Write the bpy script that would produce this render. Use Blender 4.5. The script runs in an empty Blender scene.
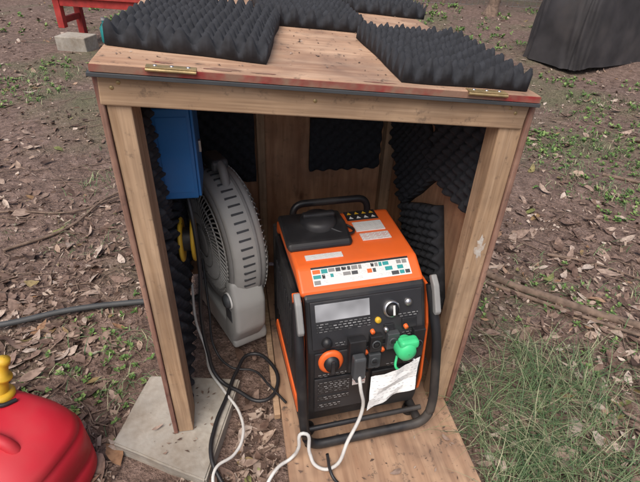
import bpy,bmesh,math,random
import numpy as np
from mathutils import Matrix,Vector,noise
R=random.Random(7); rng=np.random.default_rng(5)
sc=bpy.context.scene
rad=math.radians
# ---------------------------------------------------------------- materials
def newmat(name):
    m=bpy.data.materials.new(name);m.use_nodes=True
    nt=m.node_tree;b=nt.nodes['Principled BSDF']
    return m,nt,b
def N(nt,t,**k):
    n=nt.nodes.new(t)
    for a,v in k.items():
        if a in n.inputs: n.inputs[a].default_value=v
        else: setattr(n,a,v)
    return n
def coords(nt,scale=(1,1,1),kind='Object'):
    tc=nt.nodes.new('ShaderNodeTexCoord');mp=nt.nodes.new('ShaderNodeMapping')
    mp.inputs['Scale'].default_value=scale
    nt.links.new(tc.outputs[kind],mp.inputs[0]);return mp.outputs[0]
def ramp(nt,src,stops):
    r=nt.nodes.new('ShaderNodeValToRGB');e=r.color_ramp.elements
    while len(e)<len(stops): e.new(.5)
    for i,(p,c) in enumerate(stops):
        e[i].position=p;e[i].color=(*c,1)
    nt.links.new(src,r.inputs[0]);return r.outputs[0]
def mix(nt,f,a,b,bt='MIX'):
    m=nt.nodes.new('ShaderNodeMix');m.data_type='RGBA';m.blend_type=bt
    for i,v in ((0,f),(6,a),(7,b)):
        if isinstance(v,(int,float)): m.inputs[i].default_value=v
        elif isinstance(v,tuple): m.inputs[i].default_value=(*v,1)
        else: nt.links.new(v,m.inputs[i])
    return m.outputs[2]
def bump(nt,b,h,st,d=.01):
    n=nt.nodes.new('ShaderNodeBump');n.inputs['Strength'].default_value=st;n.inputs['Distance'].default_value=d
    nt.links.new(h,n.inputs['Height']);nt.links.new(n.outputs[0],b.inputs['Normal'])
def noisef(nt,vec,scale,detail=2,rough=.6,dist=0):
    n=N(nt,'ShaderNodeTexNoise',Scale=scale,Detail=min(detail,4),Roughness=rough,Distortion=dist)
    nt.links.new(vec,n.inputs['Vector']);return n.outputs['Fac']
def plain(name,c,rough=.5,var=.25,scale=12,bmp=.0,metal=0,dirt=0.0,dirtc=(.16,.11,.08),lo=.48,hi=.75):
    m,nt,b=newmat(name);v=coords(nt)
    f=noisef(nt,v,scale)
    c2=tuple(x*(1-var) for x in c);c3=tuple(min(1,x*(1+var*.6)) for x in c)
    col=ramp(nt,f,[(.3,c2),(.7,c3)])
    if dirt>0:
        g=noisef(nt,v,scale*.45,4,.7)
        gf=ramp(nt,g,[(lo,(0,0,0)),(hi,(dirt,)*3)])
        col=mix(nt,gf,col,dirtc)
        rr=ramp(nt,g,[(.4,(rough,)*3),(.7,(min(1,rough+.3),)*3)]);nt.links.new(rr,b.inputs['Roughness'])
    else: b.inputs['Roughness'].default_value=rough
    nt.links.new(col,b.inputs['Base Color'])
    b.inputs['Metallic'].default_value=metal
    if bmp>.05: bump(nt,b,noisef(nt,v,scale*8,2),bmp,.002)
    return m
def wood(name,a,bc,axis,rough=.8,stain=.35,fine=1.0,knots=True,mould=.5):
    m,nt,b=newmat(name)
    s=[24*fine]*3;s[axis]=1.3
    v=coords(nt,tuple(s));v0=coords(nt)
    f=noisef(nt,v,1.2,3,.55,1.6)
    col=ramp(nt,f,[(.3,a),(.5,tuple((x+y)/2 for x,y in zip(a,bc))),(.7,bc)])
    s2=[120*fine]*3;s2[axis]=5
    f2=noisef(nt,coords(nt,tuple(s2)),1.2,2)
    col=mix(nt,.28,col,ramp(nt,f2,[(.35,tuple(x*.5 for x in a)),(.6,(.95,.92,.88))]),'MULTIPLY')
    g=noisef(nt,v0,3.4,4,.7)
    gf=ramp(nt,g,[(.42,(0,0,0)),(.68,(stain,)*3)])
    col=mix(nt,gf,col,tuple(x*y for x,y in zip(a,(.40,.42,.5))))
    g2=noisef(nt,v0,34,4,.75)
    col=mix(nt,ramp(nt,g2,[(.58,(0,0,0)),(.70,(mould,)*3)]),col,(.08,.06,.05))
    if knots:
        vo=N(nt,'ShaderNodeTexVoronoi',Scale=1.0)
        s3=[7]*3;s3[axis]=3
        nt.links.new(coords(nt,tuple(s3)),vo.inputs['Vector'])
        kf=ramp(nt,vo.outputs['Distance'],[(.04,(.8,.8,.8)),(.10,(0,0,0))])
        col=mix(nt,kf,col,(.12,.055,.03))
    nt.links.new(col,b.inputs['Base Color']);b.inputs['Roughness'].default_value=rough
    b.inputs['Specular IOR Level'].default_value=.3
    bump(nt,b,f2,.3,.002)
    return m
M_ply=wood('plywood',(.44,.26,.165),(.66,.46,.32),0,stain=.7,fine=.4,mould=.7)
M_plyback=wood('plywood_back',(.44,.23,.13),(.62,.37,.22),2,stain=.55,fine=.4,mould=.3)
M_plyred=wood('plywood_exterior_red',(.22,.08,.06),(.50,.34,.25),2,stain=.8,knots=False)
M_postz=wood('pine_post',(.38,.245,.145),(.58,.41,.27),2,fine=1.0,stain=.5,mould=.5)
M_postx=wood('pine_lintel',(.38,.245,.145),(.58,.41,.27),0,fine=1.0,stain=.5,mould=.5)
M_board=wood('board_wood',(.34,.20,.125),(.54,.36,.235),1,stain=.85,fine=.45,mould=.9)
M_foam=plain('charcoal_foam',(.028,.030,.036),.95,.3,60)
M_orange=plain('orange_plastic',(.82,.14,.025),.4,.08,8,.03,dirt=.18)
M_blk=plain('black_plastic',(.016,.016,.018),.42,.3,14,.0,dirt=.35,dirtc=(.08,.07,.06))
M_blk2=plain('satin_black_panel',(.024,.024,.027),.33,.2,10,.0,dirt=.25,dirtc=(.09,.08,.07))
M_tube=plain('black_painted_steel',(.016,.016,.018),.35,.2,9,.0,dirt=.5,dirtc=(.13,.11,.09))
M_grey=plain('grey_plastic',(.25,.25,.245),.5,.12,6,.0,dirt=.5,dirtc=(.14,.12,.10))
M_ltgrey=plain('light_grey_plastic',(.40,.40,.385),.5,.10,5,.0,dirt=.55,dirtc=(.20,.18,.15))
M_dkgrey=plain('dark_grey_plastic',(.06,.065,.07),.5,.2,8)
M_sil=plain('silver_metal',(.55,.55,.56),.3,.1,10,metal=.9)
M_white=plain('white_label',(.72,.72,.70),.5,.06,10,0)
M_smear=plain('white_paint_smear',(.58,.55,.50),.8,.15,30,.2,dirt=.9,dirtc=(.42,.28,.18),lo=.42,hi=.55)
M_cordw=plain('white_cord',(.62,.61,.58),.5,.1,20,0,dirt=.5)
M_cordb=plain('black_cord',(.018,.018,.02),.45,.2,20,0)
M_green=plain('green_plug',(.06,.62,.24),.4,.1,10,0)
M_yel=plain('yellow_plastic',(.70,.43,.03),.45,.15,10,.0,dirt=.3)
M_redcan=plain('red_plastic_can',(.56,.014,.03),.45,.15,5,.1,dirt=.4,dirtc=(.30,.10,.08))
M_blue=plain('blue_enamel',(.012,.14,.40),.45,.15,8,.0,dirt=.25)
M_red=plain('worn_red_paint',(.28,.03,.028),.65,.35,14,.3,dirt=.9,dirtc=(.25,.16,.11),lo=.40,hi=.55)
M_redb=plain('red_bench_paint',(.42,.035,.03),.6,.3,12,.2,dirt=.3)
M_brass=plain('worn_brass',(.48,.36,.18),.45,.3,40,.1,metal=.7,dirt=.5)
M_conc=plain('concrete',(.40,.37,.32),.9,.25,12,.6,dirt=.75,dirtc=(.18,.14,.10),lo=.42,hi=.66)
M_hose=plain('hose_rubber',(.055,.058,.06),.6,.2,10)
M_cover=plain('grill_cover_fabric',(.038,.035,.037),.7,.35,5,.0,dirt=.4,dirtc=(.09,.075,.07))
M_bark=plain('bark',(.20,.14,.105),.95,.45,25,.8)
M_wire=plain('galvanised_wire',(.25,.26,.25),.5,.1,10,0,metal=.5)
M_teal=plain('teal_plastic',(.03,.30,.30),.4,.1,10,0)
M_glass=plain('display_glass',(.36,.37,.39),.12,.5,9,0)
def islandmat(name,stops,rough=.8,noiseamt=.3,ns=60):
    m,nt,b=newmat(name)
    g=nt.nodes.new('ShaderNodeNewGeometry')
    col=ramp(nt,g.outputs['Random Per Island'],stops)
    if noiseamt>.2:
        f=noisef(nt,coords(nt),ns,1)
        col=mix(nt,noiseamt,col,ramp(nt,f,[(.35,(.3,.26,.25)),(.6,(1,1,1))]),'MULTIPLY')
    nt.links.new(col,b.inputs['Base Color']);b.inputs['Roughness'].default_value=rough
    b.inputs['Specular IOR Level'].default_value=.3
    return m
M_leaf=islandmat('dry_leaves',[(0,(.08,.05,.038)),(.25,(.16,.10,.075)),(.5,(.27,.185,.145)),(.7,(.40,.30,.24)),(.85,(.54,.45,.38)),(.94,(.32,.18,.10)),(1,(.20,.22,.08))],.6,.5)
M_debris=islandmat('bark_debris',[(0,(.055,.035,.027)),(.35,(.14,.092,.07)),(.7,(.27,.19,.145)),(1,(.50,.41,.34))],.9,.1)
M_grass=islandmat('grass_blades',[(0,(.045,.09,.04)),(.45,(.11,.18,.075)),(.75,(.21,.26,.13)),(1,(.42,.38,.25))],.5,.1)
M_weed=islandmat('weed_leaves',[(0,(.06,.13,.035)),(.6,(.13,.23,.06)),(1,(.24,.33,.11))],.6,.1)
M_bush=islandmat('bush_leaves',[(0,(.025,.055,.015)),(.6,(.06,.12,.035)),(1,(.13,.19,.06))],.6,.1)
m,nt,b=newmat('leaf_mould_soil');M_ground=m
v=coords(nt)
f1=noisef(nt,v,1.1,3,.65);f2=noisef(nt,v,20,4,.78);f3=noisef(nt,v,95,3,.7)
c=ramp(nt,f2,[(.3,(.075,.046,.036)),(.48,(.18,.118,.092)),(.62,(.29,.20,.165)),(.75,(.38,.29,.245))])
c=mix(nt,ramp(nt,f1,[(.4,(0,0,0)),(.7,(.55,)*3)]),c,ramp(nt,f3,[(.35,(.07,.045,.036)),(.65,(.25,.172,.135))]))
c=mix(nt,ramp(nt,noisef(nt,v,.7,3,.6),[(.50,(0,0,0)),(.64,(.6,)*3)]),c,ramp(nt,f3,[(.4,(.06,.08,.032)),(.65,(.19,.21,.10))]))
c=mix(nt,.6,c,ramp(nt,f3,[(.35,(.45,.42,.4)),(.6,(1,1,1))]),'MULTIPLY')
nt.links.new(c,b.inputs['Base Color']);b.inputs['Roughness'].default_value=.9
bump(nt,b,f2,1.0,.03)
def labelmat(name,cols,sx,sy,mort):
    m,nt,b=newmat(name)
    br=nt.nodes.new('ShaderNodeTexBrick')
    nt.links.new(coords(nt),br.inputs['Vector'])
    br.inputs['Color1'].default_value=(*cols[0],1);br.inputs['Color2'].default_value=(*cols[1],1)
    br.inputs['Mortar'].default_value=(*cols[2],1)
    br.inputs['Scale'].default_value=1;br.inputs['Brick Width'].default_value=sx;br.inputs['Row Height'].default_value=sy
    br.inputs['Mortar Size'].default_value=mort;br.offset=.3;br.inputs['Bias'].default_value=0
    nt.links.new(br.outputs[0],b.inputs['Base Color']);b.inputs['Roughness'].default_value=.4
    return m
M_lab2=labelmat('small_print_label',((.08,.08,.09),(.55,.55,.55),(.75,.75,.73)),.017,.0042,.0019)
M_lab3=labelmat('black_print_label',((.40,.40,.40),(.02,.02,.02),(.02,.02,.022)),.014,.007,.0026)
M_lab4=labelmat('red_print_label',((.55,.05,.03),(.60,.50,.48),(.75,.75,.73)),.02,.006,.002)
# ---------------------------------------------------------------- mesh helpers
def add(name,me,mat,parent=None,M=Matrix(),smooth=False):
    o=bpy.data.objects.new(name,me);bpy.context.collection.objects.link(o)
    if mat: me.materials.append(mat)
    if parent: o.parent=parent
    o.matrix_basis=M
    if smooth:
        for p in me.polygons:p.use_smooth=True
    return o
def empty(name,M):
    o=bpy.data.objects.new(name,None);bpy.context.collection.objects.link(o);o.empty_display_size=.1;o.matrix_basis=M;return o
def T(x,y,z): return Matrix.Translation((x,y,z))
def RX(a):return Matrix.Rotation(rad(a),4,'X')
def RY(a):return Matrix.Rotation(rad(a),4,'Y')
def RZ(a):return Matrix.Rotation(rad(a),4,'Z')
def SCL(x,y,z): return Matrix.Diagonal((x,y,z,1))
def bbox(name,lo,hi,mat,parent=None,M=Matrix(),bev=.003,seg=2,smooth=False):
    lo=Vector(lo);hi=Vector(hi);c=(lo+hi)/2;s=hi-lo
    bm=bmesh.new();bmesh.ops.create_cube(bm,size=1)
    for v in bm.verts: v.co=Vector((v.co.x*s.x,v.co.y*s.y,v.co.z*s.z))
    if bev>0: bmesh.ops.bevel(bm,geom=bm.edges[:],offset=min(bev,min(s)*.45),segments=seg,profile=.5,affect='EDGES')
    me=bpy.data.meshes.new(name);bm.to_mesh(me);bm.free()
    return add(name,me,mat,parent,M@Matrix.Translation(c),smooth)
def mesh(name,vs,fs,mat,parent=None,M=Matrix(),smooth=False):
    me=bpy.data.meshes.new(name);me.from_pydata([tuple(v) for v in vs],[],fs);me.update()
    return add(name,me,mat,parent,M,smooth)
def prism(name,prof,x0,x1,mat,parent=None,M=Matrix(),bev=.006,seg=2,smooth=False):
    n=len(prof);vs=[(x0,y,z) for y,z in prof]+[(x1,y,z) for y,z in prof]
    fs=[tuple(range(n)),tuple(range(2*n-1,n-1,-1))]+[(i,i+n,(i+1)%n+n,(i+1)%n) for i in range(n)]
    me=bpy.data.meshes.new(name);me.from_pydata(vs,[],fs)
    bm=bmesh.new();bm.from_mesh(me);bmesh.ops.recalc_face_normals(bm,faces=bm.faces[:])
    if bev: bmesh.ops.bevel(bm,geom=bm.edges[:],offset=bev,segments=seg,profile=.5,affect='EDGES')
    bm.to_mesh(me);bm.free()
    return add(name,me,mat,parent,M,smooth)
def lathe(name,prof,mat,parent=None,M=Matrix(),n=48,smooth=True):
    vs=[];fs=[]
    for a,r in prof:
        for i in range(n):
            t=2*math.pi*i/n;vs.append((r*math.cos(t),r*math.sin(t),a))
    for j in range(len(prof)-1):
        for i in range(n):
            k=(i+1)%n;fs.append((j*n+i,j*n+k,(j+1)*n+k,(j+1)*n+i))
    return mesh(name,vs,fs,mat,parent,M,smooth)
def tube(name,pts,r,mat,parent=None,M=Matrix(),smooth=True,cyc=False,many=False):
    cu=bpy.data.curves.new(name,'CURVE');cu.dimensions='3D';cu.bevel_depth=r;cu.bevel_resolution=4 if r>.003 else 1;cu.use_fill_caps=True;cu.resolution_u=8
    for pp in (pts if many else [pts]):
        if smooth and len(pp)>2:
            sp=cu.splines.new('BEZIER');sp.bezier_points.add(len(pp)-1)
            for i,p in enumerate(pp):
                q=sp.bezier_points[i];q.co=p;q.handle_left_type=q.handle_right_type='AUTO'
        else:
            sp=cu.splines.new('POLY');sp.points.add(len(pp)-1)
            for i,p in enumerate(pp): sp.points[i].co=(*p,1)
        sp.use_cyclic_u=cyc
    o=bpy.data.objects.new(name,cu);bpy.context.collection.objects.link(o);cu.materials.append(mat)
    if parent:o.parent=parent
    o.matrix_basis=M;return o
def rtube(pts,rr,n=5):
    out=[Vector(pts[0])]
    for i in range(1,len(pts)-1):
        a,b_,c_=Vector(pts[i-1]),Vector(pts[i]),Vector(pts[i+1])
        p=b_+(a-b_).normalized()*rr;q=b_+(c_-b_).normalized()*rr
        for k in range(n+1):
            t=k/n;out.append(p*(1-t)**2+b_*2*t*(1-t)+q*t*t)
    out.append(Vector(pts[-1]));return out
# ---------------------------------------------------------------- camera / world
th=rad(34.7);r=math.atan(.0418);H=1.3
cam=bpy.data.cameras.new('camera');cam.lens=27;cam.sensor_width=36;cam.clip_start=.02;cam.clip_end=500
co=bpy.data.objects.new('camera',cam);bpy.context.collection.objects.link(co)
Rv=Vector((1,0,0));U=Vector((0,math.sin(th),math.cos(th)));F=Vector((0,math.cos(th),-math.sin(th)))
X=math.cos(r)*Rv+math.sin(r)*U;Y=-math.sin(r)*Rv+math.cos(r)*U;Z=-F
Mc=Matrix((X,Y,Z)).transposed().to_4x4();Mc.translation=(0,0,H);co.matrix_world=Mc;sc.camera=co
w=bpy.data.worlds.new('World');sc.world=w;w.use_nodes=True
nt=w.node_tree;bg=nt.nodes['Background'];sk=nt.nodes.new('ShaderNodeTexSky');sk.sky_type='NISHITA';sk.sun_disc=False
sk.sun_elevation=rad(58);sk.sun_rotation=rad(200);sk.dust_density=5;sk.air_density=.8;sk.ozone_density=.6
nt.links.new(sk.outputs[0],bg.inputs[0]);bg.inputs[1].default_value=.15
sd=bpy.data.lights.new('sun','SUN');sd.energy=2.3;sd.angle=rad(50);sd.color=(1,.965,.91)
so=bpy.data.objects.new('sun',sd);bpy.context.collection.objects.link(so)
az=rad(200);el=rad(58);dv=Vector((math.sin(az)*math.cos(el),math.cos(az)*math.cos(el),math.sin(el)))
so.rotation_euler=dv.to_track_quat('Z','Y').to_euler();so.location=(0,-3,6)
sc.view_settings.view_transform='Standard';sc.view_settings.look='None';sc.view_settings.exposure=0
# ---------------------------------------------------------------- ground
BM=T(-.41,.842,0)@RZ(11.03)
BMi=BM.inverted()
def hgt(x,y):
    d=math.hypot(x-.05,y-1.2)
    k=min(1,max(0,(d-.5)/2.5))
    return -.035+(.012+.05*k)*noise.noise(Vector((x*.9,y*.9,0)))*1.2+.012*noise.noise(Vector((x*5,y*5,3)))+.007*noise.noise(Vector((x*17,y*17,3)))-.01*(1-k)
n=300;k=4.67;t=np.linspace(-k,k,n);xs=1.5*np.sinh(t);ys=xs+2
vs=[(x,y,hgt(x,y)) for y in ys for x in xs]
fs=[(j*n+i,j*n+i+1,(j+1)*n+i+1,(j+1)*n+i) for j in range(n-1) for i in range(n-1)]
mesh('ground',vs,fs,M_ground,smooth=True)
def inbox(x,y,pad=0):
    p=BMi@Vector((x,y,0))
    if -.02-pad<p.x<.87+pad and .2<p.y<.84+pad: return True
    if .30-pad<p.x<.86+pad and -.38<p.y<.3: return True
    if -.16<p.x<.18 and -.13<p.y<.22: return True
    return False
def leafset(name,n,mat,smin,smax,rmin,rmax,lift=.012,tilt=.35,aspect=(.28,.5),seg=5,thmin=-62,thmax=62,base=.7,spots=None):
    vs=[];fs=[]
    for i in range(n):
        if spots:
            x,y,z=spots[i]
        else:
            a=rad(R.uniform(thmin,thmax));d=math.exp(R.uniform(math.log(rmin),math.log(rmax)))
            x=d*math.sin(a);y=d*math.cos(a)
            if inbox(x,y): continue
            cl=noise.noise(Vector((x*1.3,y*1.3,7)))+.5*noise.noise(Vector((x*4,y*4,9)))
            if R.random()>base+cl*1.1: continue
            z=hgt(x,y)+R.uniform(.002,lift)
        L=smin+(smax-smin)*R.random()**1.9;W=L*R.uniform(*aspect)
        Mx=T(x,y,z)@RZ(R.uniform(0,360))@Matrix.Rotation(R.gauss(0,tilt),4,'X')@Matrix.Rotation(R.gauss(0,tilt),4,'Y')
        curl=R.uniform(-.3,.6);fold=R.uniform(-.15,.45);tw_=R.gauss(0,.35);bend=R.uniform(-.25,.25)
        b0=len(vs)
        for s in range(seg+1):
            u=s/seg;wd=W*.5*(math.sin(math.pi*u**.8)**.8 if 0<u<1 else .02)*R.uniform(.8,1.15)
            if seg==1: wd=W*.5*R.uniform(.3,1)
            zz=curl*L*((u-.5)**2)*1.6;sx=bend*L*(u-.5)**2*2
            for q in (-1,0,1):
                vs.append(Mx@Vector((L*(u-.5),q*wd+sx,zz+abs(q)*wd*fold+q*wd*tw_*(u-.5)*2)))
        for s in range(seg):
            for q in (0,1):
                p=b0+s*3+q;fs.append((p,p+1,p+4,p+3))
    return mesh(name,vs,fs,mat,smooth=True)
leafset('leaf_litter',13500,M_leaf,.018,.105,.75,11,base=.5,tilt=.26)
leafset('leaf_fragments',52000,M_debris,.005,.034,.7,9,lift=.008,tilt=.5,aspect=(.15,.9),seg=1)
# bits of litter lying on the paver and the board
spots=[]
for i in range(110):
    p=BM@Vector((R.uniform(.33,.84),-.02-.33*R.random()**.7,.001));spots.append(tuple(p))
for i in range(60):
    p=BM@Vector((R.uniform(-.08,.12),R.uniform(-.08,.17),.002));spots.append(tuple(p))
leafset('litter_on_board',len(spots),M_debris,.003,.018,0,0,seg=2,tilt=.15,spots=spots)
spots=[tuple(BM@Vector(p)) for p in ((.62,-.22,.006),(.80,-.14,.006),(.36,-.30,.006),(-.05,.02,.006),(.02,.12,.006),(.22,.1,-.015),(.25,.28,-.015),(.27,.0,-.015),(.24,-.10,-.02),(.20,.30,-.015),(.28,.16,-.015))]
leafset('dry_leaf_scatter',len(spots),M_leaf,.03,.07,0,0,tilt=.1,spots=spots)
tw=[]
for i in range(800):
    a=rad(R.uniform(-60,60));d=math.exp(R.uniform(math.log(.8),math.log(8)));x=d*math.sin(a);y=d*math.cos(a)
    if inbox(x,y,.08): continue
    L=R.uniform(.04,.28);an=R.uniform(0,6.28);p=[]
    for s in range(5):
        xx=x+math.cos(an)*L*s/4;yy=y+math.sin(an)*L*s/4;p.append((xx,yy,hgt(xx,yy)+.008));an+=R.uniform(-.25,.25)
    if inbox(p[-1][0],p[-1][1],.03):continue
    tw.append(p)
tube('twigs',tw,.0022,M_bark,many=True,smooth=False)
def blades(name,pts,lmin,lmax,mat,w=.0022,droop=1.0,elr=(.5,1.45)):
    vs=[];fs=[]
    for (cx,cy,sr,cnt) in pts:
        la=R.uniform(0,6.28)
        for i in range(cnt):
            x=R.gauss(cx,sr);y=R.gauss(cy,sr)
            if inbox(x,y,.01): continue
            L=lmin+(lmax-lmin)*R.random()**1.4;a=R.gauss(la,1.1);el=R.uniform(*elr);b0=len(vs);ww0=w*R.uniform(.6,1.3)
            px,py,pz=x,y,hgt(x,y)
            for s in range(6):
                nx,ny=-math.sin(a),math.cos(a);ww=ww0*(1-s/5.3)
                vs.append((px+nx*ww,py+ny*ww,pz));vs.append((px-nx*ww,py-ny*ww,pz))
                px+=math.cos(a)*math.cos(el)*L/5;py+=math.sin(a)*math.cos(el)*L/5;pz=max(pz+math.sin(el)*L/5,hgt(px,py)+.004);el-=R.uniform(.1,.5)*droop;a+=R.gauss(0,.12)
            for s in range(5):
                p=b0+2*s;fs.append((p,p+1,p+3,p+2))
    return mesh(name,vs,fs,mat)
cl=[]
for i in range(74):
    x=R.uniform(.50,1.0);y=R.uniform(.64,1.26)
    if x<.60 and y>1.12: continue
    cl.append((x,y,.035,R.randint(14,46)))
blades('grass_tufts',cl,.05,.26,M_grass,w=.0014,elr=(.3,1.35))
cl=[]
for (a,b2,c2,d2,nn) in ((1.3,2.1,2.3,3.4,54),(-3.6,-2.2,3.4,4.6,55),(2.0,3.2,3.2,4.4,40),(-.95,-.5,.95,1.3,12),(-3,3.5,6,9,70),(.85,1.5,1.2,2,14),(-1.6,-.8,1.6,3,9)):
    for i in range(nn): cl.append((R.uniform(a,b2),R.uniform(c2,d2),.06,R.randint(8,28)))
blades('low_grass',cl,.03,.09,M_grass,w=.0024)
def weeds(name,spots,mat):
    vs=[];fs=[]
    for (cx,cy,sr,cnt,sz) in spots:
        for i in range(cnt):
            x=R.gauss(cx,sr);y=R.gauss(cy,sr)
            if inbox(x,y,.01): continue
            z0=hgt(x,y)
            for q in range(R.randint(5,9)):
                a=R.uniform(0,6.28);L=sz*R.uniform(.5,1.2);W=L*.28;up=R.uniform(.2,1.1)
                d=Vector((math.cos(a)*math.cos(up),math.sin(a)*math.cos(up),math.sin(up)));sd_=Vector((-math.sin(a),math.cos(a),0))
                o_=Vector((x,y,z0+R.uniform(0,sz*.7)));b0=len(vs)
                vs+= [o_,o_+d*L*.5+sd_*W,o_+d*L-Vector((0,0,L*.2)),o_+d*L*.5-sd_*W]
                fs.append((b0,b0+1,b0+2,b0+3))
    mesh(name,vs,fs,mat)
sp=[]
for (a,b2,c2,d2,nn,sz) in ((1.4,2.4,2.2,3.6,60,.026),(-3.6,-2.3,3.3,4.8,44,.032),(-.95,-.45,.93,1.35,14,.02),(2.2,4,3.6,5,45,.033),(-4,4,6,9.5,140,.05),(.7,1.3,1.2,1.7,8,.02)):
    for i in range(nn): sp.append((R.uniform(a,b2),R.uniform(c2,d2),.08,R.randint(3,8),sz))
weeds('weeds',sp,M_weed)
# ---------------------------------------------------------------- shelter
S=empty('plywood_generator_shelter',BM)
Wd=.86;Dp=.80;SL=5.0
RM=T(0,0,1.060)@RY(SL)
tn=math.tan(rad(SL))
bbox('left_wall',(0,-.005,0),(.012,Dp,1.055),M_plyred,S)
bbox('right_wall',(Wd-.004,-.005,-.01),(Wd+.010,Dp,.980),M_plyred,S)
bbox('left_wall_lining',(.0125,.09,.01),(.018,Dp-.02,1.03),M_plyback,S,bev=0)
bbox('right_wall_lining',(Wd-.012,.06,.01),(Wd-.0045,Dp-.02,.972),M_plyback,S,bev=0)
zl,zrr=1.057,1.057-Wd*tn
mesh('back_wall',[(.0,Dp,0),(Wd,Dp,0),(Wd,Dp,zrr),(0,Dp,zl),(.0,Dp+.012,0),(Wd,Dp+.012,0),(Wd,Dp+.012,zrr),(0,Dp+.012,zl)],[(0,1,2,3),(5,4,7,6),(3,2,6,7),(1,0,4,5),(0,3,7,4),(2,1,5,6)],M_plyback,S)
bbox('left_post',(.013,0,0),(.056,.088,1.04),M_postz,S,bev=.003)
bbox('right_post',(Wd-.060,0,-.0),(Wd-.005,.055,.978),M_postz,S,bev=.003)
bbox('back_right_post',(Wd-.055,Dp-.045,0),(Wd-.0125,Dp-.001,.975),M_postz,S)
bbox('back_left_post',(.0185,Dp-.045,0),(.06,Dp-.001,1.04),M_postz,S)
bbox('back_batten',(.315,Dp-.030,0),(.345,Dp-.001,.99),M_postz,S)
bbox('lintel',(.010,-.006,-.063),(Wd-.002,.034,-.004),M_postx,S,RM,bev=.003)
bbox('rear_lintel',(.06,Dp-.04,-.05),(Wd-.06,Dp-.032,-.004),M_postx,S,RM)
bbox('roof_front_panel',(.004,-.020,0),(Wd+.004,.40,.015),M_ply,S,RM,bev=.002)
bbox('roof_rear_panel',(.004,.404,0),(Wd+.020,1.0,.015),M_ply,S,RM,bev=.002)
bbox('roof_edge_paint',(.0035,-.023,.001),(Wd+.0045,-.0205,.013),M_red,S,RM,bev=0)
bbox('roof_edge_strip',(-.002,-.024,-.008),(Wd+.008,-.008,-.0005),M_dkgrey,S,RM,bev=.001)
for i,x in enumerate((.095,.70)):
    bbox('hinge_%d'%(i+1),(x,-.028,.0152),(x+.085,-.008,.0168),M_brass,S,RM,bev=.0005)
    tube('hinge_pin_%d'%(i+1),[(x,-.028,.012),(x+.085,-.028,.012)],.003,M_brass,S,RM,smooth=False)
    for q in range(3):
        lathe('hinge_screw',[(0,.0035),(.0012,.003),(.0014,.0005)],M_sil,S,RM@T(x+.015+.028*q,-.015,.0168),10)
for x,z in ((.033,-.03),(.045,-.02),(.83,-.028),(.815,-.018),(.4,-.03)):
    lathe('deck_screw',[(0,.004),(.001,.0035),(.0012,.0005)],M_brass,S,RM@T(x,-.006,z)@RX(90),10)
for cx,cy,ax,ay in ((.225,-.004,.045,.013),(.30,-.010,.03,.006),(.12,.012,.02,.008),(.52,-.012,.04,.004)):
    vs=[]
    for i in range(16):
        a=i/16*6.283;rr=R.uniform(.5,1);vs.append((cx+math.cos(a)*ax*rr,cy+math.sin(a)*ay*rr,.0157))
    mesh('paint_patch',vs,[tuple(range(16))],M_red,S,RM)
vs=[]
for i in range(26):
    a=i/26*6.283;rr=R.uniform(.35,1);vs.append((Wd-.030+math.cos(a)*.017*rr,-.0008,.60+math.sin(a)*.05*rr))
mesh('paint_smear',vs,[tuple(range(26))],M_smear,S)
bbox('floor_board_batten',(.30,.02,-.028),(.32,.76,-.002),M_postx,S)
o=bbox('plywood_floor_board',(.322,-.36,-.026),(.852,.78,-.002),M_board,None,BM,bev=.002)
vs=[];fs=[]
for i in range(420):
    x=R.uniform(.01,.85);y=R.uniform(0,.9)**1;L=R.uniform(.0015,.007);a=R.uniform(0,6.3)
    b0=len(vs);zz=.0158
    for q in range(4):
        aa=a+q*1.57;l=L*(1 if q%2 else .4);vs.append(RM@Vector((x+math.cos(aa)*l,y+math.sin(aa)*l,zz+R.uniform(0,.002))))
    fs.append((b0,b0+1,b0+2,b0+3))
mesh('roof_debris',vs,fs,M_debris,S)
# ---------------------------------------------------------------- foam pads
def foam(name,wx,wy,M,hh=.019,base=.010,pitch=.050,res=8):
    kx=2*math.pi/pitch
    step=pitch/res;nx=int(wx/step);ny=int(wy/step)
    vs=[];fs=[]
    off=R.uniform(0,1)
    for j in range(ny+1):
        for i in range(nx+1):
            x=wx*i/nx;y=wy*j/ny
            jx=.005*noise.noise(Vector((x*14,y*14,off*10)));jy=.005*noise.noise(Vector((x*14,y*14,off*10+5)))
            s=math.sin(kx*(x+jx)+off)*math.sin(kx*(y+jy)+off*2)
            s=math.copysign(abs(s)**.9,s)
            amp=1+.25*noise.noise(Vector((x*9,y*9,off*20)))
            wob=.005*noise.noise(Vector((x*8,y*8,off*10)))
            vs.append((x+wob,y+wob,base+hh*amp*(1+s)+R.uniform(-.0008,.0008)+.004*noise.noise(Vector((x*3,y*3,off)))))
    for j in range(ny):
        for i in range(nx):
            a=j*(nx+1)+i;fs.append((a,a+1,a+nx+2,a+nx+1))
    ring=[i for i in range(nx+1)]+[j*(nx+1)+nx for j in range(1,ny+1)]+[ny*(nx+1)+i for i in range(nx-1,-1,-1)]+[j*(nx+1) for j in range(ny-1,0,-1)]
    b0=len(vs)
    for a in ring: vs.append((vs[a][0],vs[a][1],0))
    L=len(ring)
    for q in range(L): fs.append((ring[q],b0+q,b0+(q+1)%L,ring[(q+1)%L]))
    fs.append(tuple(b0+q for q in range(L-1,-1,-1)))
    return mesh(name,vs,fs,M_foam,None,BM@M,smooth=True)
zr=.0165
FN='acoustic_foam_pad'
foam(FN,.305,.42,RM@T(.008,.10,zr)@RZ(-9),pitch=.044)
foam(FN,.28,.58,RM@T(.320,.45,zr)@RZ(0),pitch=.044)
foam(FN,.275,.385,RM@T(.567,.0,zr)@RZ(0),pitch=.044)
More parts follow.
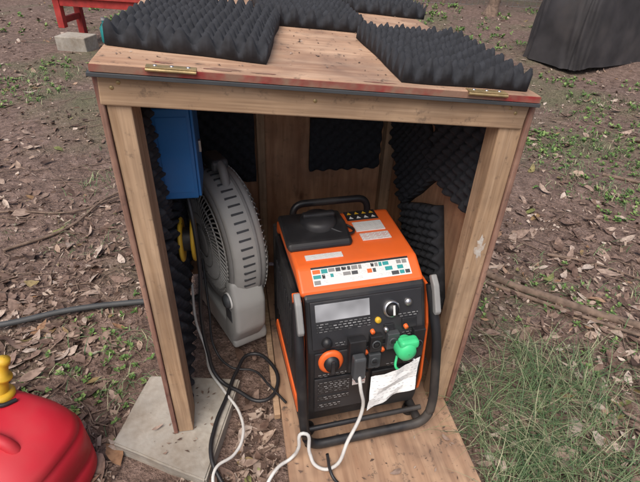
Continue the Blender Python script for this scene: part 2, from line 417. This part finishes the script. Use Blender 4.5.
foam(FN,.27,.18,RM@T(.635,.81,zr)@RZ(-3),pitch=.044)
WB=Matrix(((1,0,0,0),(0,0,-1,0),(0,1,0,0),(0,0,0,1)))
foam(FN,.28,.21,T(.515,Dp-.001,.45)@WB,hh=.008)
foam(FN,.245,.30,T(.065,Dp-.001,.42)@WB,hh=.012)
WR=Matrix(((0,0,-1,0),(-1,0,0,0),(0,1,0,0),(0,0,0,1)))
xr=Wd-.0125
foam(FN,.33,.33,T(xr,.56,.40)@WR@RZ(45),hh=.014)
foam(FN,.30,.30,T(xr,.375,.635)@WR@RZ(3),hh=.014)
foam(FN,.32,.32,T(xr,.40,.14)@WR@RZ(28),hh=.016)
WL=Matrix(((0,0,1,0),(1,0,0,0),(0,1,0,0),(0,0,0,1)))
foam(FN,.18,.32,T(.0185,.09,.60)@WL)
foam(FN,.31,.31,T(.0185,.10,.27)@WL)
foam(FN,.31,.24,T(.0185,.10,.02)@WL,hh=.014)
foam(FN,.31,.60,T(.0185,.43,.2)@WL,hh=.014)
# ---------------------------------------------------------------- blue box
E=empty('electrical_box',BM@T(.03,.20,.68))
bbox('enclosure',(0.018,0,0),(.108,.15,.235),M_blue,E,bev=.004)
bbox('door',(.1085,.004,.004),(.115,.146,.231),M_blue,E,bev=.002)
bbox('front_seam',(.03,-.0015,.02),(.10,-.0002,.215),M_blue,E,bev=.0005)
bbox('latch',(.1155,.06,.10),(.122,.075,.13),M_sil,E,bev=.001)
bbox('conduit_collar',(.05,.04,-.02),(.085,.075,-.001),M_blk,E)
bbox('mount_bracket',(-.01,.03,.03),(.0175,.12,.20),M_dkgrey,E)
Y=empty('yellow_cable_reel',BM@T(.062,.285,.50)@RY(90))
lathe('reel_flange',[(0,.012),(0,.062),(.005,.066),(.010,.062),(.010,.03)],M_yel,Y,n=32)
lathe('reel_core',[(.010,.035),(.034,.035)],M_blk,Y,n=24)
lathe('reel_flange_outer',[(.034,.03),(.034,.062),(.039,.066),(.044,.062),(.044,.001)],M_yel,Y,n=32)
# ---------------------------------------------------------------- fan
FNm=empty('floor_fan',BM@T(.178,.475,0.01)@RZ(23)@SCL(.92,.92,.95)@RX(-2))
AX=T(0,0,.385)@Matrix(((0,0,1,0),(1,0,0,0),(0,1,0,0),(0,0,0,1)))
lathe('rim_shell',[(-.055,.215),(-.058,.228),(-.050,.240),(-.02,.250),(.02,.252),(.045,.249),(.058,.242),(.062,.232),(.060,.225),(.05,.222),(-.045,.214),(-.055,.215)],M_ltgrey,FNm,AX,72)
lathe('rim_band',[(.022,.2515),(.024,.2545),(.032,.2545),(.034,.2505)],M_grey,FNm,AX,72)
lathe('rear_bezel',[(-.059,.228),(-.066,.222),(-.068,.205),(-.060,.198),(-.055,.202)],M_grey,FNm,AX,64)
lathe('rear_backing',[(-.035,.003),(-.035,.212)],M_dkgrey,FNm,AX,32)
lathe('rear_hub',[(-.085,.001),(-.085,.05),(-.078,.062),(-.055,.066)],M_ltgrey,FNm,AX,40)
# vent slots moulded round the shell
for i in range(54):
    a=2*math.pi*(i+.5)/54
    bbox('shell_slot',(-.004,-.0035,-.030),(.0012,.0035,.012),M_dkgrey,FNm,AX@RZ(math.degrees(a))@T(.2512,0,0),bev=.0008,seg=1)
sp=[]
for i in range(64):
    a=2*math.pi*i/64;p=[]
    for q in range(5):
        u=q/4;rr=.064+(.204-.064)*u;aa=a+.35*u
        p.append((rr*math.cos(aa),rr*math.sin(aa),-.080+.018*u*u))
    sp.append(p)
tube('rear_grille_spokes',sp,.0027,M_ltgrey,FNm,AX,smooth=False,many=True)
for rr,zz in ((.10,-.079),(.15,-.073),(.19,-.066)):
    tube('grille_ring',[(rr*math.cos(i/40*6.283),rr*math.sin(i/40*6.283),zz) for i in range(40)],.003,M_ltgrey,FNm,AX,smooth=False,cyc=True)
sp=[]
for i in range(72):
    a=2*math.pi*i/72
    sp.append([(.02*math.cos(a),.02*math.sin(a),.082),(.12*math.cos(a),.12*math.sin(a),.084),(.215*math.cos(a),.215*math.sin(a),.076),(.247*math.cos(a),.247*math.sin(a),.056)])
tube('front_grille',sp,.0022,M_ltgrey,FNm,AX,smooth=False,many=True)
for i in range(5):
    mesh('blade_%d'%(i+1),[(.03,-.02,-.02),(.19,-.07,-.025),(.20,.05,.03),(.03,.02,.01)],[(0,1,2,3)],M_dkgrey,FNm,AX@RZ(i*72))
prism('control_housing',[(-.185,.03),(-.245,.12),(-.254,.24),(-.22,.33),(-.17,.31),(-.13,.12),(-.10,.03)],-.075,.045,M_ltgrey,FNm,bev=.018,seg=4,smooth=True)
prism('foot_base',[(-.19,.0),(-.195,.035),(-.15,.11),(.15,.11),(.20,.035),(.20,.0)],-.07,.070,M_ltgrey,FNm,bev=.014,seg=3)
lathe('speed_knob',[(-.002,.0),(-.002,.026),(.008,.026),(.018,.021),(.020,.001)],M_dkgrey,FNm,T(-.0775,-.205,.25)@RY(-90),24)
lathe('knob_ring',[(-.001,.030),(.004,.030),(.004,.025)],M_white,FNm,T(-.0775,-.205,.25)@RY(-90),24)
bbox('control_label',(-.0775,-.21,.15),(-.0755,-.16,.20),M_dkgrey,FNm,bev=.0005)
tube('carry_handle',rtube([(-.0,-.085,.61),(-.0,-.07,.672),(-.0,.065,.672),(-.0,.08,.61)],.03),.015,M_grey,FNm,smooth=False)
bbox('handle_grip',(-.03,-.055,.650),(.03,.05,.688),M_dkgrey,FNm,bev=.012,seg=3)
# ---------------------------------------------------------------- generator
G=empty('inverter_generator',BM@T(.372,-.100,0)@RZ(4.5)@SCL(.945,.92,1.05))
GW=.40
body=[(.045,.055),(.035,.10),(.052,.32),(.115,.452),(.19,.487),(.45,.492),(.50,.46),(.515,.07),(.49,.05)]
prism('main_body',body,.022,GW-.022,M_blk,G,bev=.008)
prism('orange_top_shell',[(.128,.446),(.125,.462),(.195,.497),(.45,.503),(.512,.468),(.52,.43),(.505,.42),(.46,.45),(.20,.455)],.014,GW-.022,M_orange,G,bev=.010,seg=3)
for nm,x0,x1 in (('left',.004,.0215),('right',GW-.0215,GW-.004)):
    prism(nm+'_side_black',[(.085,.07),(.075,.14),(.10,.33),(.15,.42),(.49,.425),(.505,.07)],x0,x1,M_blk,G,bev=.005)
    xo0,xo1=(x0-.006,x0+.004) if nm=='left' else (x1-.004,x1+.004)
    prism(nm+'_orange_stripe',[(.060,.09),(.055,.14),(.085,.33),(.135,.435),(.175,.435),(.118,.33),(.092,.14),(.10,.06),(.08,.06)],xo0,xo1+ (0.012 if nm=='left' else 0),M_orange,G,bev=.003)
    prism(nm+'_orange_sill',[(.10,.06),(.095,.095),(.46,.11),(.48,.07)],xo0,xo1,M_orange,G,bev=.003)
    for k_ in range(9):
        y0=.20+.03*k_
        bbox(nm+'_vent_%d'%k_,(x0-.004 if nm=='left' else x1-.001,y0,.17),(x0+.001 if nm=='left' else x1+.004,y0+.012,.36),M_blk2,G,bev=.001)
tr=.0145
front=rtube([(.000,.112,.45),(-.004,.035,.31),(.0,-.010,.10),(.014,-.016,.018),(GW+.004,-.016,.018),(GW+.018,-.010,.10),(GW+.008,.035,.31),(GW-.006,.112,.45)],.05,8)
tube('front_frame',front,tr,M_tube,G,smooth=False)
for nm,x in (('left',.018),('right',GW-.018)):
    tube(nm+'_base_rail',rtube([(x,-.01,.017),(x,.50,.017),(x,.54,.06),(x,.53,.44)],.05),tr*.95,M_tube,G,smooth=False)
tube('lower_crossbar',[(.01,.012,.058),(GW-.01,.012,.058)],.008,M_tube,G,smooth=False)
tube('rear_handle',rtube([(.075,.50,.42),(.065,.52,.512),(.335,.52,.512),(.325,.50,.42)],.045,7),.0115,M_tube,G,smooth=False)
for x,y in ((.03,.05),(GW-.03,.05),(.03,.45),(GW-.03,.45)):
    lathe('rubber_foot',[(0,.018),(.012,.02),(.03,.016)],M_blk,G,T(x,y,-.001),16)
for nm,x in (('left',-.001),('right',GW-.006)):
    prism(nm+'_grey_latch',[(.042,.395),(.038,.408),(.078,.468),(.105,.486),(.118,.475),(.085,.445),(.056,.395)],x-.009,x+.009,M_grey,G,bev=.004)
def PF(y0,z0,y1,z1):
    t=math.atan2(y1-y0,z1-z0)
    return Matrix(((1,0,0,0),(0,math.sin(t),-math.cos(t),y0),(0,math.cos(t),math.sin(t),z0),(0,0,0,1)))
LP=PF(.035,.10,.052,.32);UP=PF(.052,.32,.115,.452);TL=PF(.125,.462,.195,.497)
def pb(nm,x0,x1,s0,s1,h,mat,P=LP,bev=.002,z0=.0005):
    return bbox(nm,(x0,s0,z0),(x1,s1,h),mat,G,P,bev=bev)
pb('control_panel',.035,.365,.008,.138,.006,M_blk2,UP,.003)
pb('display_window',.048,.205,.084,.130,.0085,M_glass,UP,.001)
pb('display_label',.050,.205,.056,.077,.0075,M_lab3,UP,.0003)
lathe('engine_switch_bezel',[(0,.024),(.010,.024),(.012,.019)],M_sil,G,UP@T(.268,.092,.006),32)
lathe('engine_switch',[(0,.018),(.022,.016),(.024,.001)],M_blk,G,UP@T(.268,.092,.008),24)
pb('switch_mark',.265,.271,.079,.106,.034,M_white,UP,.0005,.031)
lathe('start_button',[(0,.011),(.01,.010),(.011,.001)],M_sil,G,UP@T(.320,.104,.006),20)
lathe('indicator',[(0,.009),(.008,.008),(.009,.001)],M_yel,G,UP@T(.228,.066,.006),16)
pb('mode_switch',.245,.275,.030,.052,.012,M_blk,UP)
pb('mode_switch.001',.300,.345,.032,.062,.011,M_blk,UP)
pb('switch_label',.290,.350,.066,.074,.0075,M_lab3,UP,.0003)
lathe('choke_button',[(0,.015),(.016,.013),(.018,.001)],M_blk,G,UP@T(.075,.026,.006),20)
for i in range(5): pb('panel_text',.10+.05*i,.128+.05*i,.014,.021,.0072,M_lab3,UP,.0002)
pb('outlet_panel',.040,.365,.135,.218,.005,M_blk2)
pb('outlet_panel_lower',.040,.205,.010,.130,.008,M_blk2)
pb('lower_print',.050,.145,.078,.122,.0095,M_lab3,bev=.0003)
pb('lower_print.001',.050,.145,.050,.068,.0095,M_lab3,bev=.0003)
pb('lower_print.002',.050,.120,.022,.040,.0095,M_lab3,bev=.0003)
pb('red_print',.155,.195,.09,.115,.0095,M_lab4,bev=.0003)
lathe('fuel_dial_ring',[(0,.036),(.008,.036),(.012,.030),(.012,.022)],M_orange,G,LP@T(.086,.190,.004),36)
lathe('fuel_dial',[(.006,.024),(.026,.020),(.028,.001)],M_blk,G,LP@T(.086,.190,.004),28)
pb('dial_grip',.081,.091,.170,.210,.038,M_blk2,z0=.03)
pb('outlet_cover',.134,.182,.155,.258,.028,M_blk)
pb('outlet_plug',.140,.176,.150,.222,.058,M_dkgrey,z0=.028,bev=.006)
pb('plug_collar',.150,.166,.133,.151,.05,M_dkgrey,z0=.034,bev=.004)
for i,(x0,s0,s1,mm) in enumerate(((.197,.207,.258,M_blk),(.197,.150,.197,M_dkgrey),(.248,.207,.258,M_dkgrey),(.328,.165,.258,M_blk))):
    pb('outlet_%d'%(i+1),x0,x0+.036,s0,s1,.020,mm)
    lathe('outlet_ring_%d'%(i+1),[(0,.013),(.003,.013),(.003,.010)],M_dkgrey,G,LP@T(x0+.018,(s0+s1)/2,.0195),20)
    pb('outlet_slot',x0+.012,x0+.024,(s0+s1)/2-.004,(s0+s1)/2+.004,.024,M_blk,z0=.0195,bev=.001)
for x,s,mm in ((.190,.202,M_orange),(.24,.202,M_orange),(.305,.268,M_orange),(.318,.218,M_orange),(.245,.268,M_sil),(.205,.268,M_orange)):
    lathe('terminal',[(0,.0065),(.010,.006),(.011,.001)],mm,G,LP@T(x,s,.003),16)
lathe('ground_terminal',[(0,.007),(.018,.006),(.018,.001)],M_sil,G,LP@T(.345,.145,.003),12)
for i in range(6):
    pb('outlet_text',.05+.052*i,.083+.052*i,.137,.144,.0062,M_lab3,bev=.0002)
lathe('green_plug',[(0,.029),(.03,.030),(.045,.025),(.05,.012),(.051,.001)],M_green,G,LP@T(.298,.215,.012),28)
bbox('green_plug_flap',(.275,.222,.02),(.333,.250,.055),M_green,G,LP,bev=.010,seg=3)
tube('green_plug_strap',[(.278,.19,.03),(.273,.16,.045),(.293,.15,.05)],.004,M_green,G,LP)
pb('lower_cover',.215,.365,.010,.125,.010,M_blk,bev=.006)
for i in range(5): pb('lower_cover_slot',.23,.35,.022+.02*i,.030+.02*i,.013,M_blk2,bev=.001,z0=.0095)
vs=[];fs=[]
for j in range(9):
    for i in range(13):
        u=i/12;v_=j/8
        x=.195+.150*u-.02*v_;s=.150-.085*v_+.035*u
        vs.append((x,s,.052+.010*math.sin(u*4+v_*2)+.03*v_+.008*noise.noise(Vector((u*4,v_*4,1)))))
for j in range(8):
    for i in range(12):
        a=j*13+i;fs.append((a,a+1,a+14,a+13))
M_tag=labelmat('printed_tag',((.16,.16,.17),(.70,.70,.68),(.74,.74,.72)),.013,.0075,.0034)
tg=mesh('paper_tag',vs,fs,M_tag,G,LP)
# top
pb('sticker_strip',.055,.345,.018,.068,.0013,M_white,TL,.0002)
for row in range(3):
    x=.058
    while x<.335:
        wd=R.choice((.009,.014,.018,.022))
        col=R.choice((M_teal,M_white,M_dkgrey,M_lab2,M_teal,M_lab2,M_grey,M_orange if R.random()<.3 else M_lab3))
        s0=.0205+.016*row
        if col is not M_white: pb('pictogram',x,min(x+wd,.342),s0+R.uniform(0,.003),s0+.013,.0019,col,TL,.0002,z0=.0014)
        x+=wd+.003
pb('sticker_strip_heading',.055,.345,.0685,.074,.0015,M_lab3,TL,.0002)
prism('fuel_cap_cover',[(.265,.498),(.275,.518),(.36,.532),(.44,.524),(.47,.498)],.006,.205,M_blk,G,bev=.012,seg=3)
lathe('fuel_cap',[(0,.056),(.016,.056),(.026,.046),(.028,.001)],M_blk2,G,T(.12,.37,.520),36)
bbox('cap_grip',(.070,.360,.544),(.170,.382,.560),M_blk,G,bev=.006)
tube('cap_strap',[(.14,.33,.53),(.20,.31,.515),(.226,.34,.508),(.20,.38,.51)],.004,M_blk,G)
bbox('warning_label',(.225,.40,.5005),(.330,.455,.5035),M_blk2,G,bev=.0004)
for i in range(4):
    for j in range(2):
        c_=(.240+.025*i,.414+.026*j,.5045)
        mesh('warning_triangle',[(c_[0]-.008,c_[1]-.007,c_[2]),(c_[0]+.008,c_[1]-.007,c_[2]),(c_[0],c_[1]+.008,c_[2])],[(0,1,2)],M_yel if j else M_white,G)
bbox('info_label',(.235,.335,.5005),(.330,.388,.5033),M_lab2,G,bev=.0003)
bbox('info_label.001',(.240,.285,.5002),(.332,.322,.5028),M_lab4,G,bev=.0003)
bbox('info_label.002',(.050,.222,.4982),(.16,.245,.5008),M_lab2,G,bev=.0003)
# ---------------------------------------------------------------- cords
GL=G.matrix_basis
def gp(x,s,z,P=LP): return tuple(BMi@(GL@(P@Vector((x,s,z)))))
c1=[gp(.158,.165,.052),gp(.159,.135,.068),gp(.17,.05,.07),(.49,-.16,.10),(.44,-.185,.012),(.40,-.17,.01),(.385,-.15,.04),(.368,-.13,.11),(.354,-.14,.06),(.335,-.135,.008),(.29,-.16,.005),(.24,-.23,-.02),(.20,-.34,-.03)]
tube('white_extension_cord',c1,.0050,M_cordw,None,BM)
c2=[(.06,.40,.24),(.06,.36,.10),(.085,.31,.01),(.10,.22,.008),(.15,.12,.008),(.195,.03,.008),(.20,-.05,.008),(.175,-.10,.008),(.12,-.14,.008),(.12,-.2,-.02),(.14,-.30,-.03)]
tube('white_power_cord',c2,.0045,M_cordw,None,BM)
c3=[(.10,.26,.68),(.112,.22,.60),(.115,.20,.45),(.10,.21,.28),(.105,.20,.12),(.13,.17,.02),(.19,.12,.008),(.27,.07,.008),(.315,.11,.008),(.305,.22,.008),(.24,.27,.008),(.19,.20,.008),(.155,.10,.008),(.12,.0,.008),(.11,-.10,.008),(.14,-.17,-.012),(.2,-.26,-.03)]
tube('black_power_cord',c3,.0062,M_cordb,None,BM)
c4=[(.10,.45,.3),(.11,.35,.15),(.12,.28,.04),(.17,.22,.01),(.25,.19,.01),(.29,.13,.01),(.34,.05,.01)]
tube('black_power_cord.001',c4,.004,M_cordb,None,BM)
c5=[(.43,-.17,.06),(.44,-.2,.005),(.46,-.25,.005),(.42,-.34,.003)]
tube('black_power_cord.002',c5,.0045,M_cordb,None,BM)
# ---------------------------------------------------------------- paver
pv=[(-.176,-.008),(-.096,.231),(.200,.176),(.095,-.162)]
vs=[(x,y,-.001) for x,y in pv]+[(x,y,-.06) for x,y in pv]
me=bpy.data.meshes.new('concrete_paver');me.from_pydata(vs,[],[(3,2,1,0),(4,5,6,7)]+[(i,(i+1)%4,(i+1)%4+4,i+4) for i in range(4)])
bm=bmesh.new();bm.from_mesh(me);bmesh.ops.recalc_face_normals(bm,faces=bm.faces[:]);bmesh.ops.bevel(bm,geom=bm.edges[:],offset=.005,segments=2,affect='EDGES')
bmesh.ops.subdivide_edges(bm,edges=bm.edges[:],cuts=3,use_grid_fill=True)
for v in bm.verts: v.co+=Vector((1,1,0))*.004*noise.noise(v.co*30)
bm.to_mesh(me);bm.free()
add('concrete_paver',me,M_conc,None,BM)
# ---------------------------------------------------------------- fuel can
C=empty('fuel_can',T(-.81,.70,-.045)@RZ(-14))
def superell(name,secs,mat,parent,M=Matrix(),n=48):
    vs=[];fs=[]
    for (z,a,b_,cx,e) in secs:
        for i in range(n):
            t_=2*math.pi*i/n;c_,s_=math.cos(t_),math.sin(t_)
            vs.append((cx+a*math.copysign(abs(c_)**(2/e),c_),b_*math.copysign(abs(s_)**(2/e),s_),z))
    for j in range(len(secs)-1):
        for i in range(n):
            k2=(i+1)%n;fs.append((j*n+i,j*n+k2,(j+1)*n+k2,(j+1)*n+i))
    fs.append(tuple(range(n-1,-1,-1)));fs.append(tuple((len(secs)-1)*n+i for i in range(n)))
    return mesh(name,vs,fs,mat,parent,M,True)
superell('can_body',[(0,.17,.12,0,3.6),(.01,.195,.14,0,3.6),(.03,.20,.145,0,3.6),(.08,.20,.145,0,3.6),(.084,.194,.139,0,3.6),(.097,.194,.139,0,3.6),(.101,.20,.145,0,3.6),(.185,.198,.143,0,3.5),(.189,.192,.138,0,3.5),(.198,.192,.138,0,3.4),(.202,.194,.139,0,3.3),(.22,.182,.133,0,3.2),(.245,.155,.118,-.012,3),(.262,.12,.10,-.02,2.8),(.268,.07,.06,-.03,2.6)],M_redcan,C,n=64)
bbox('embossed_plate',(.06,-.149,.11),(.15,-.140,.175),M_redcan,C,bev=.003)
tube('can_handle',rtube([(.13,0,.215),(.10,0,.295),(-.06,0,.295),(-.09,0,.25)],.035),.015,M_redcan,C,T(0,-.03,-.02),smooth=False)
lathe('spout_collar',[(0,.036),(.006,.038),(.012,.036),(.018,.038),(.03,.038),(.035,.030),(.036,.001)],M_yel,C,T(-.035,.075,.245)@RX(-12),28)
lathe('spout',[(0,.024),(.03,.019),(.045,.018),(.048,.026),(.055,.026),(.06,.016),(.09,.012),(.094,.016),(.108,.015),(.11,.001)],M_yel,C,T(-.035,.082,.275)@RX(-20)@RY(12),24)
tube('spout_gasket',[(-.06,.02,.27),(-.03,.045,.285),(.0,.05,.275),(.02,.08,.268)],.006,M_blk,C)
# ---------------------------------------------------------------- hose, branches
tube('garden_hose',[(-3.2,.9,-.0),(-2.2,1.10,-.01),(-1.6,1.18,-.01),(-1.19,1.26,-.015),(-.95,1.36,-.014),(-.71,1.42,-.015),(-.5,1.46,-.018),(-.3,1.75,-.015),(.1,2.2,-.01)],.0115,M_hose)
def branch(name,pts,r0,r1):
    cu=bpy.data.curves.new(name,'CURVE');cu.dimensions='3D';cu.bevel_depth=1;cu.bevel_resolution=3;cu.use_fill_caps=True
    sp=cu.splines.new('BEZIER');sp.bezier_points.add(len(pts)-1)
    for i,p in enumerate(pts):
        q=sp.bezier_points[i];q.co=p;q.handle_left_type=q.handle_right_type='AUTO';q.radius=(r0+(r1-r0)*i/(len(pts)-1))*R.uniform(.8,1.2)
    o=bpy.data.objects.new(name,cu);bpy.context.collection.objects.link(o);cu.materials.append(M_bark);return o
def onG(*pp,h=.012): return [(x,y,hgt(x,y)+h) for x,y in pp]
branch('fallen_branch',onG((.66,1.80),(.75,1.73),(.86,1.65),(.98,1.58),(1.15,1.49),(1.35,1.41),(1.6,1.30),h=.012),.021,.015)
branch('fallen_branch',onG((.72,1.66),(.9,1.58),(1.1,1.45),(1.3,1.36),(1.5,1.33)),.009,.005)
branch('fallen_branch',onG((1.75,2.75),(2.0,2.6),(2.2,2.4),(2.5,2.3)),.010,.006)
branch('fallen_branch',onG((1.1,1.9),(1.3,1.85),(1.5,1.7)),.007,.004)
branch('fallen_branch',onG((-1.45,1.75),(-1.25,1.95),(-1.15,2.25),(-.95,2.45)),.008,.005)
branch('fallen_branch',onG((-1.9,1.9),(-1.6,2.05),(-1.3,2.1),(-1.1,2.25)),.006,.004)
branch('fallen_branch',onG((-3.0,3.6),(-2.75,3.3),(-2.6,2.9)),.013,.009)
branch('fallen_branch',onG((2.6,3.3),(2.9,3.1),(3.3,3.15)),.013,.008)
# ---------------------------------------------------------------- covered grill
vs=[];fs=[];nn=144
secs=[(.01,.74,.39),(.05,.735,.385),(.12,.73,.385),(.2,.725,.38),(.3,.72,.375),(.4,.71,.37),(.5,.70,.36),(.6,.69,.35),(.68,.67,.34),(.76,.64,.33),(.84,.59,.31),(.90,.50,.28),(.95,.42,.24),(.99,.34,.18),(1.005,.15,.08)]
for z,a,b_ in secs:
    for i in range(nn):
        t_=2*math.pi*i/nn;c_,s_=math.cos(t_),math.sin(t_);e=6
        rid=abs(noise.noise(Vector((t_*5+z*1.5,z*1.8,5))))
        fold=1+.07*(1-z*.6)*noise.noise(Vector((c_*4,s_*4+z,2)))+.09*(rid-.2)*(1.1-z*.7)
        vs.append((a*fold*math.copysign(abs(c_)**(2/e),c_),b_*fold*math.copysign(abs(s_)**(2/e),s_),z+.03*noise.noise(Vector((c_*2,s_*2,z*4)))))
for j in range(len(secs)-1):
    for i in range(nn):
        k2=(i+1)%nn;fs.append((j*nn+i,j*nn+k2,(j+1)*nn+k2,(j+1)*nn+i))
fs.append(tuple((len(secs)-1)*nn+i for i in range(nn)))
CG=empty('covered_grill',T(3.02,5.90,-.03)@RZ(30))
mesh('fabric_cover',vs,fs,M_cover,CG,smooth=True)
for x in (-.55,.55):
    lathe('wheel',[(-.02,.001),(-.02,.06),(.02,.06),(.02,.001)],M_blk,CG,T(x,-.3,.06)@RX(90),24)
# ---------------------------------------------------------------- red bench + block
Bn=empty('red_wooden_bench',T(-3.0,5.55,-.03)@RZ(-6))
for i in range(3): bbox('top_plank_%d'%(i+1),(0,.16*i,.46),(1.5,.16*i+.145,.50),M_redb,Bn)
for i,(x,y) in enumerate(((.05,.02),(1.4,.02),(.05,.38),(1.4,.38))): bbox('leg_%d'%(i+1),(x,y,.0 if i else .16),(x+.07,y+.07,.459),M_redb,Bn)
bbox('apron',(.12,.03,.38),(1.4,.05,.455),M_redb,Bn)
bbox('stretcher',(.07,.091,.20),(.11,.379,.26),M_redb,Bn)
bbox('concrete_block',(-.17,-.12,0),(.17,.12,.16),M_conc,None,T(-2.70,5.40,-.06)@RZ(-8),bev=.008)
K=empty('teal_bottle',T(-2.50,5.70,-.03))
lathe('bottle_body',[(0,.05),(.01,.055),(.15,.055),(.19,.03),(.20,.02),(.23,.02),(.23,.001)],M_teal,K,n=24)
lathe('bottle_cap',[(.2305,.024),(.26,.024),(.262,.001)],M_white,K,n=20)
tube('white_pipe',onG((-2.2,6.1),(-1.9,6.3),(-1.5,6.35),h=.03),.02,M_white)
# ---------------------------------------------------------------- fence, tree, bushes
Fe=empty('wire_fence',T(0,9.5,-.05)@RZ(-3))
wl=[]
for i in range(0,141): x=-6+i*.1; wl.append([(x,0,.05),(x,0,1.3)])
for j in range(13): wl.append([(-6,0,.05+j*.104),(8,0,.05+j*.104)])
tube('wire_mesh',wl,.0025,M_wire,Fe,smooth=False,many=True)
for i in range(8): tube('post_%d'%(i+1),[(-6+i*2,.02,-.1),(-6+i*2,.02,1.45)],.03,M_bark,Fe,smooth=False)
def leafcloud(vs,fs,cx,cy,cz,rx,ry,rz,n,s):
    for i in range(n):
        p=Vector((R.gauss(0,1),R.gauss(0,1),R.gauss(0,1))).normalized()*R.uniform(.55,1)**.6
        if noise.noise(Vector((cx+p.x*2.3,cy+p.y*2.3,cz+p.z*2.3)))<-.15: continue
        c_=Vector((cx+p.x*rx,cy+p.y*ry,cz+p.z*rz))
        if c_.z<-.03:continue
        a=Vector((R.gauss(0,1),R.gauss(0,1),R.gauss(0,.5))).normalized();b_=a.cross(Vector((R.gauss(0,1),R.gauss(0,1),R.gauss(0,1)))).normalized()
        L=s*R.uniform(.6,1.4);b0=len(vs);vs+= [c_-a*L,c_+b_*L*.4,c_+a*L,c_-b_*L*.4];fs.append((b0,b0+1,b0+2,b0+3))
vs=[];fs=[]
for i in range(26): leafcloud(vs,fs,R.uniform(-8,9),R.uniform(10.2,13.5),R.uniform(.2,1.6),1.1,.9,R.uniform(.6,1.2),700,.07)
for i in range(12): leafcloud(vs,fs,R.uniform(4.0,8),R.uniform(7.6,9.3),.05,.6,.4,.25,350,.05)
mesh('bushes',vs,fs,M_bush)
for ti,(tx,ty) in enumerate(((2.62,8.6),(-4.6,10.5),(6.5,11.5))):
    TR=empty('tree',T(tx,ty,-.05))
    branch('trunk_part',[(0,0,0),(.02,.0,.15),(.05,.03,1.2),(.0,.1,2.4),(.1,.1,3.8)],.13,.05).parent=TR
    for q in range(6):
        a=q*1.05+ti;branch('limb_part',[(.03,.06,1.8+q*.25),(.6*math.cos(a),.6*math.sin(a),2.5+q*.28),(1.3*math.cos(a),1.3*math.sin(a),3.0+q*.3)],.05,.015).parent=TR
    vs=[];fs=[]
    for q in range(13): leafcloud(vs,fs,R.uniform(-1.3,1.3),R.uniform(-1.3,1.3),R.uniform(2.9,4.9),.7,.7,.45,330,.06)
    mesh('crown',vs,fs,M_bush,TR)
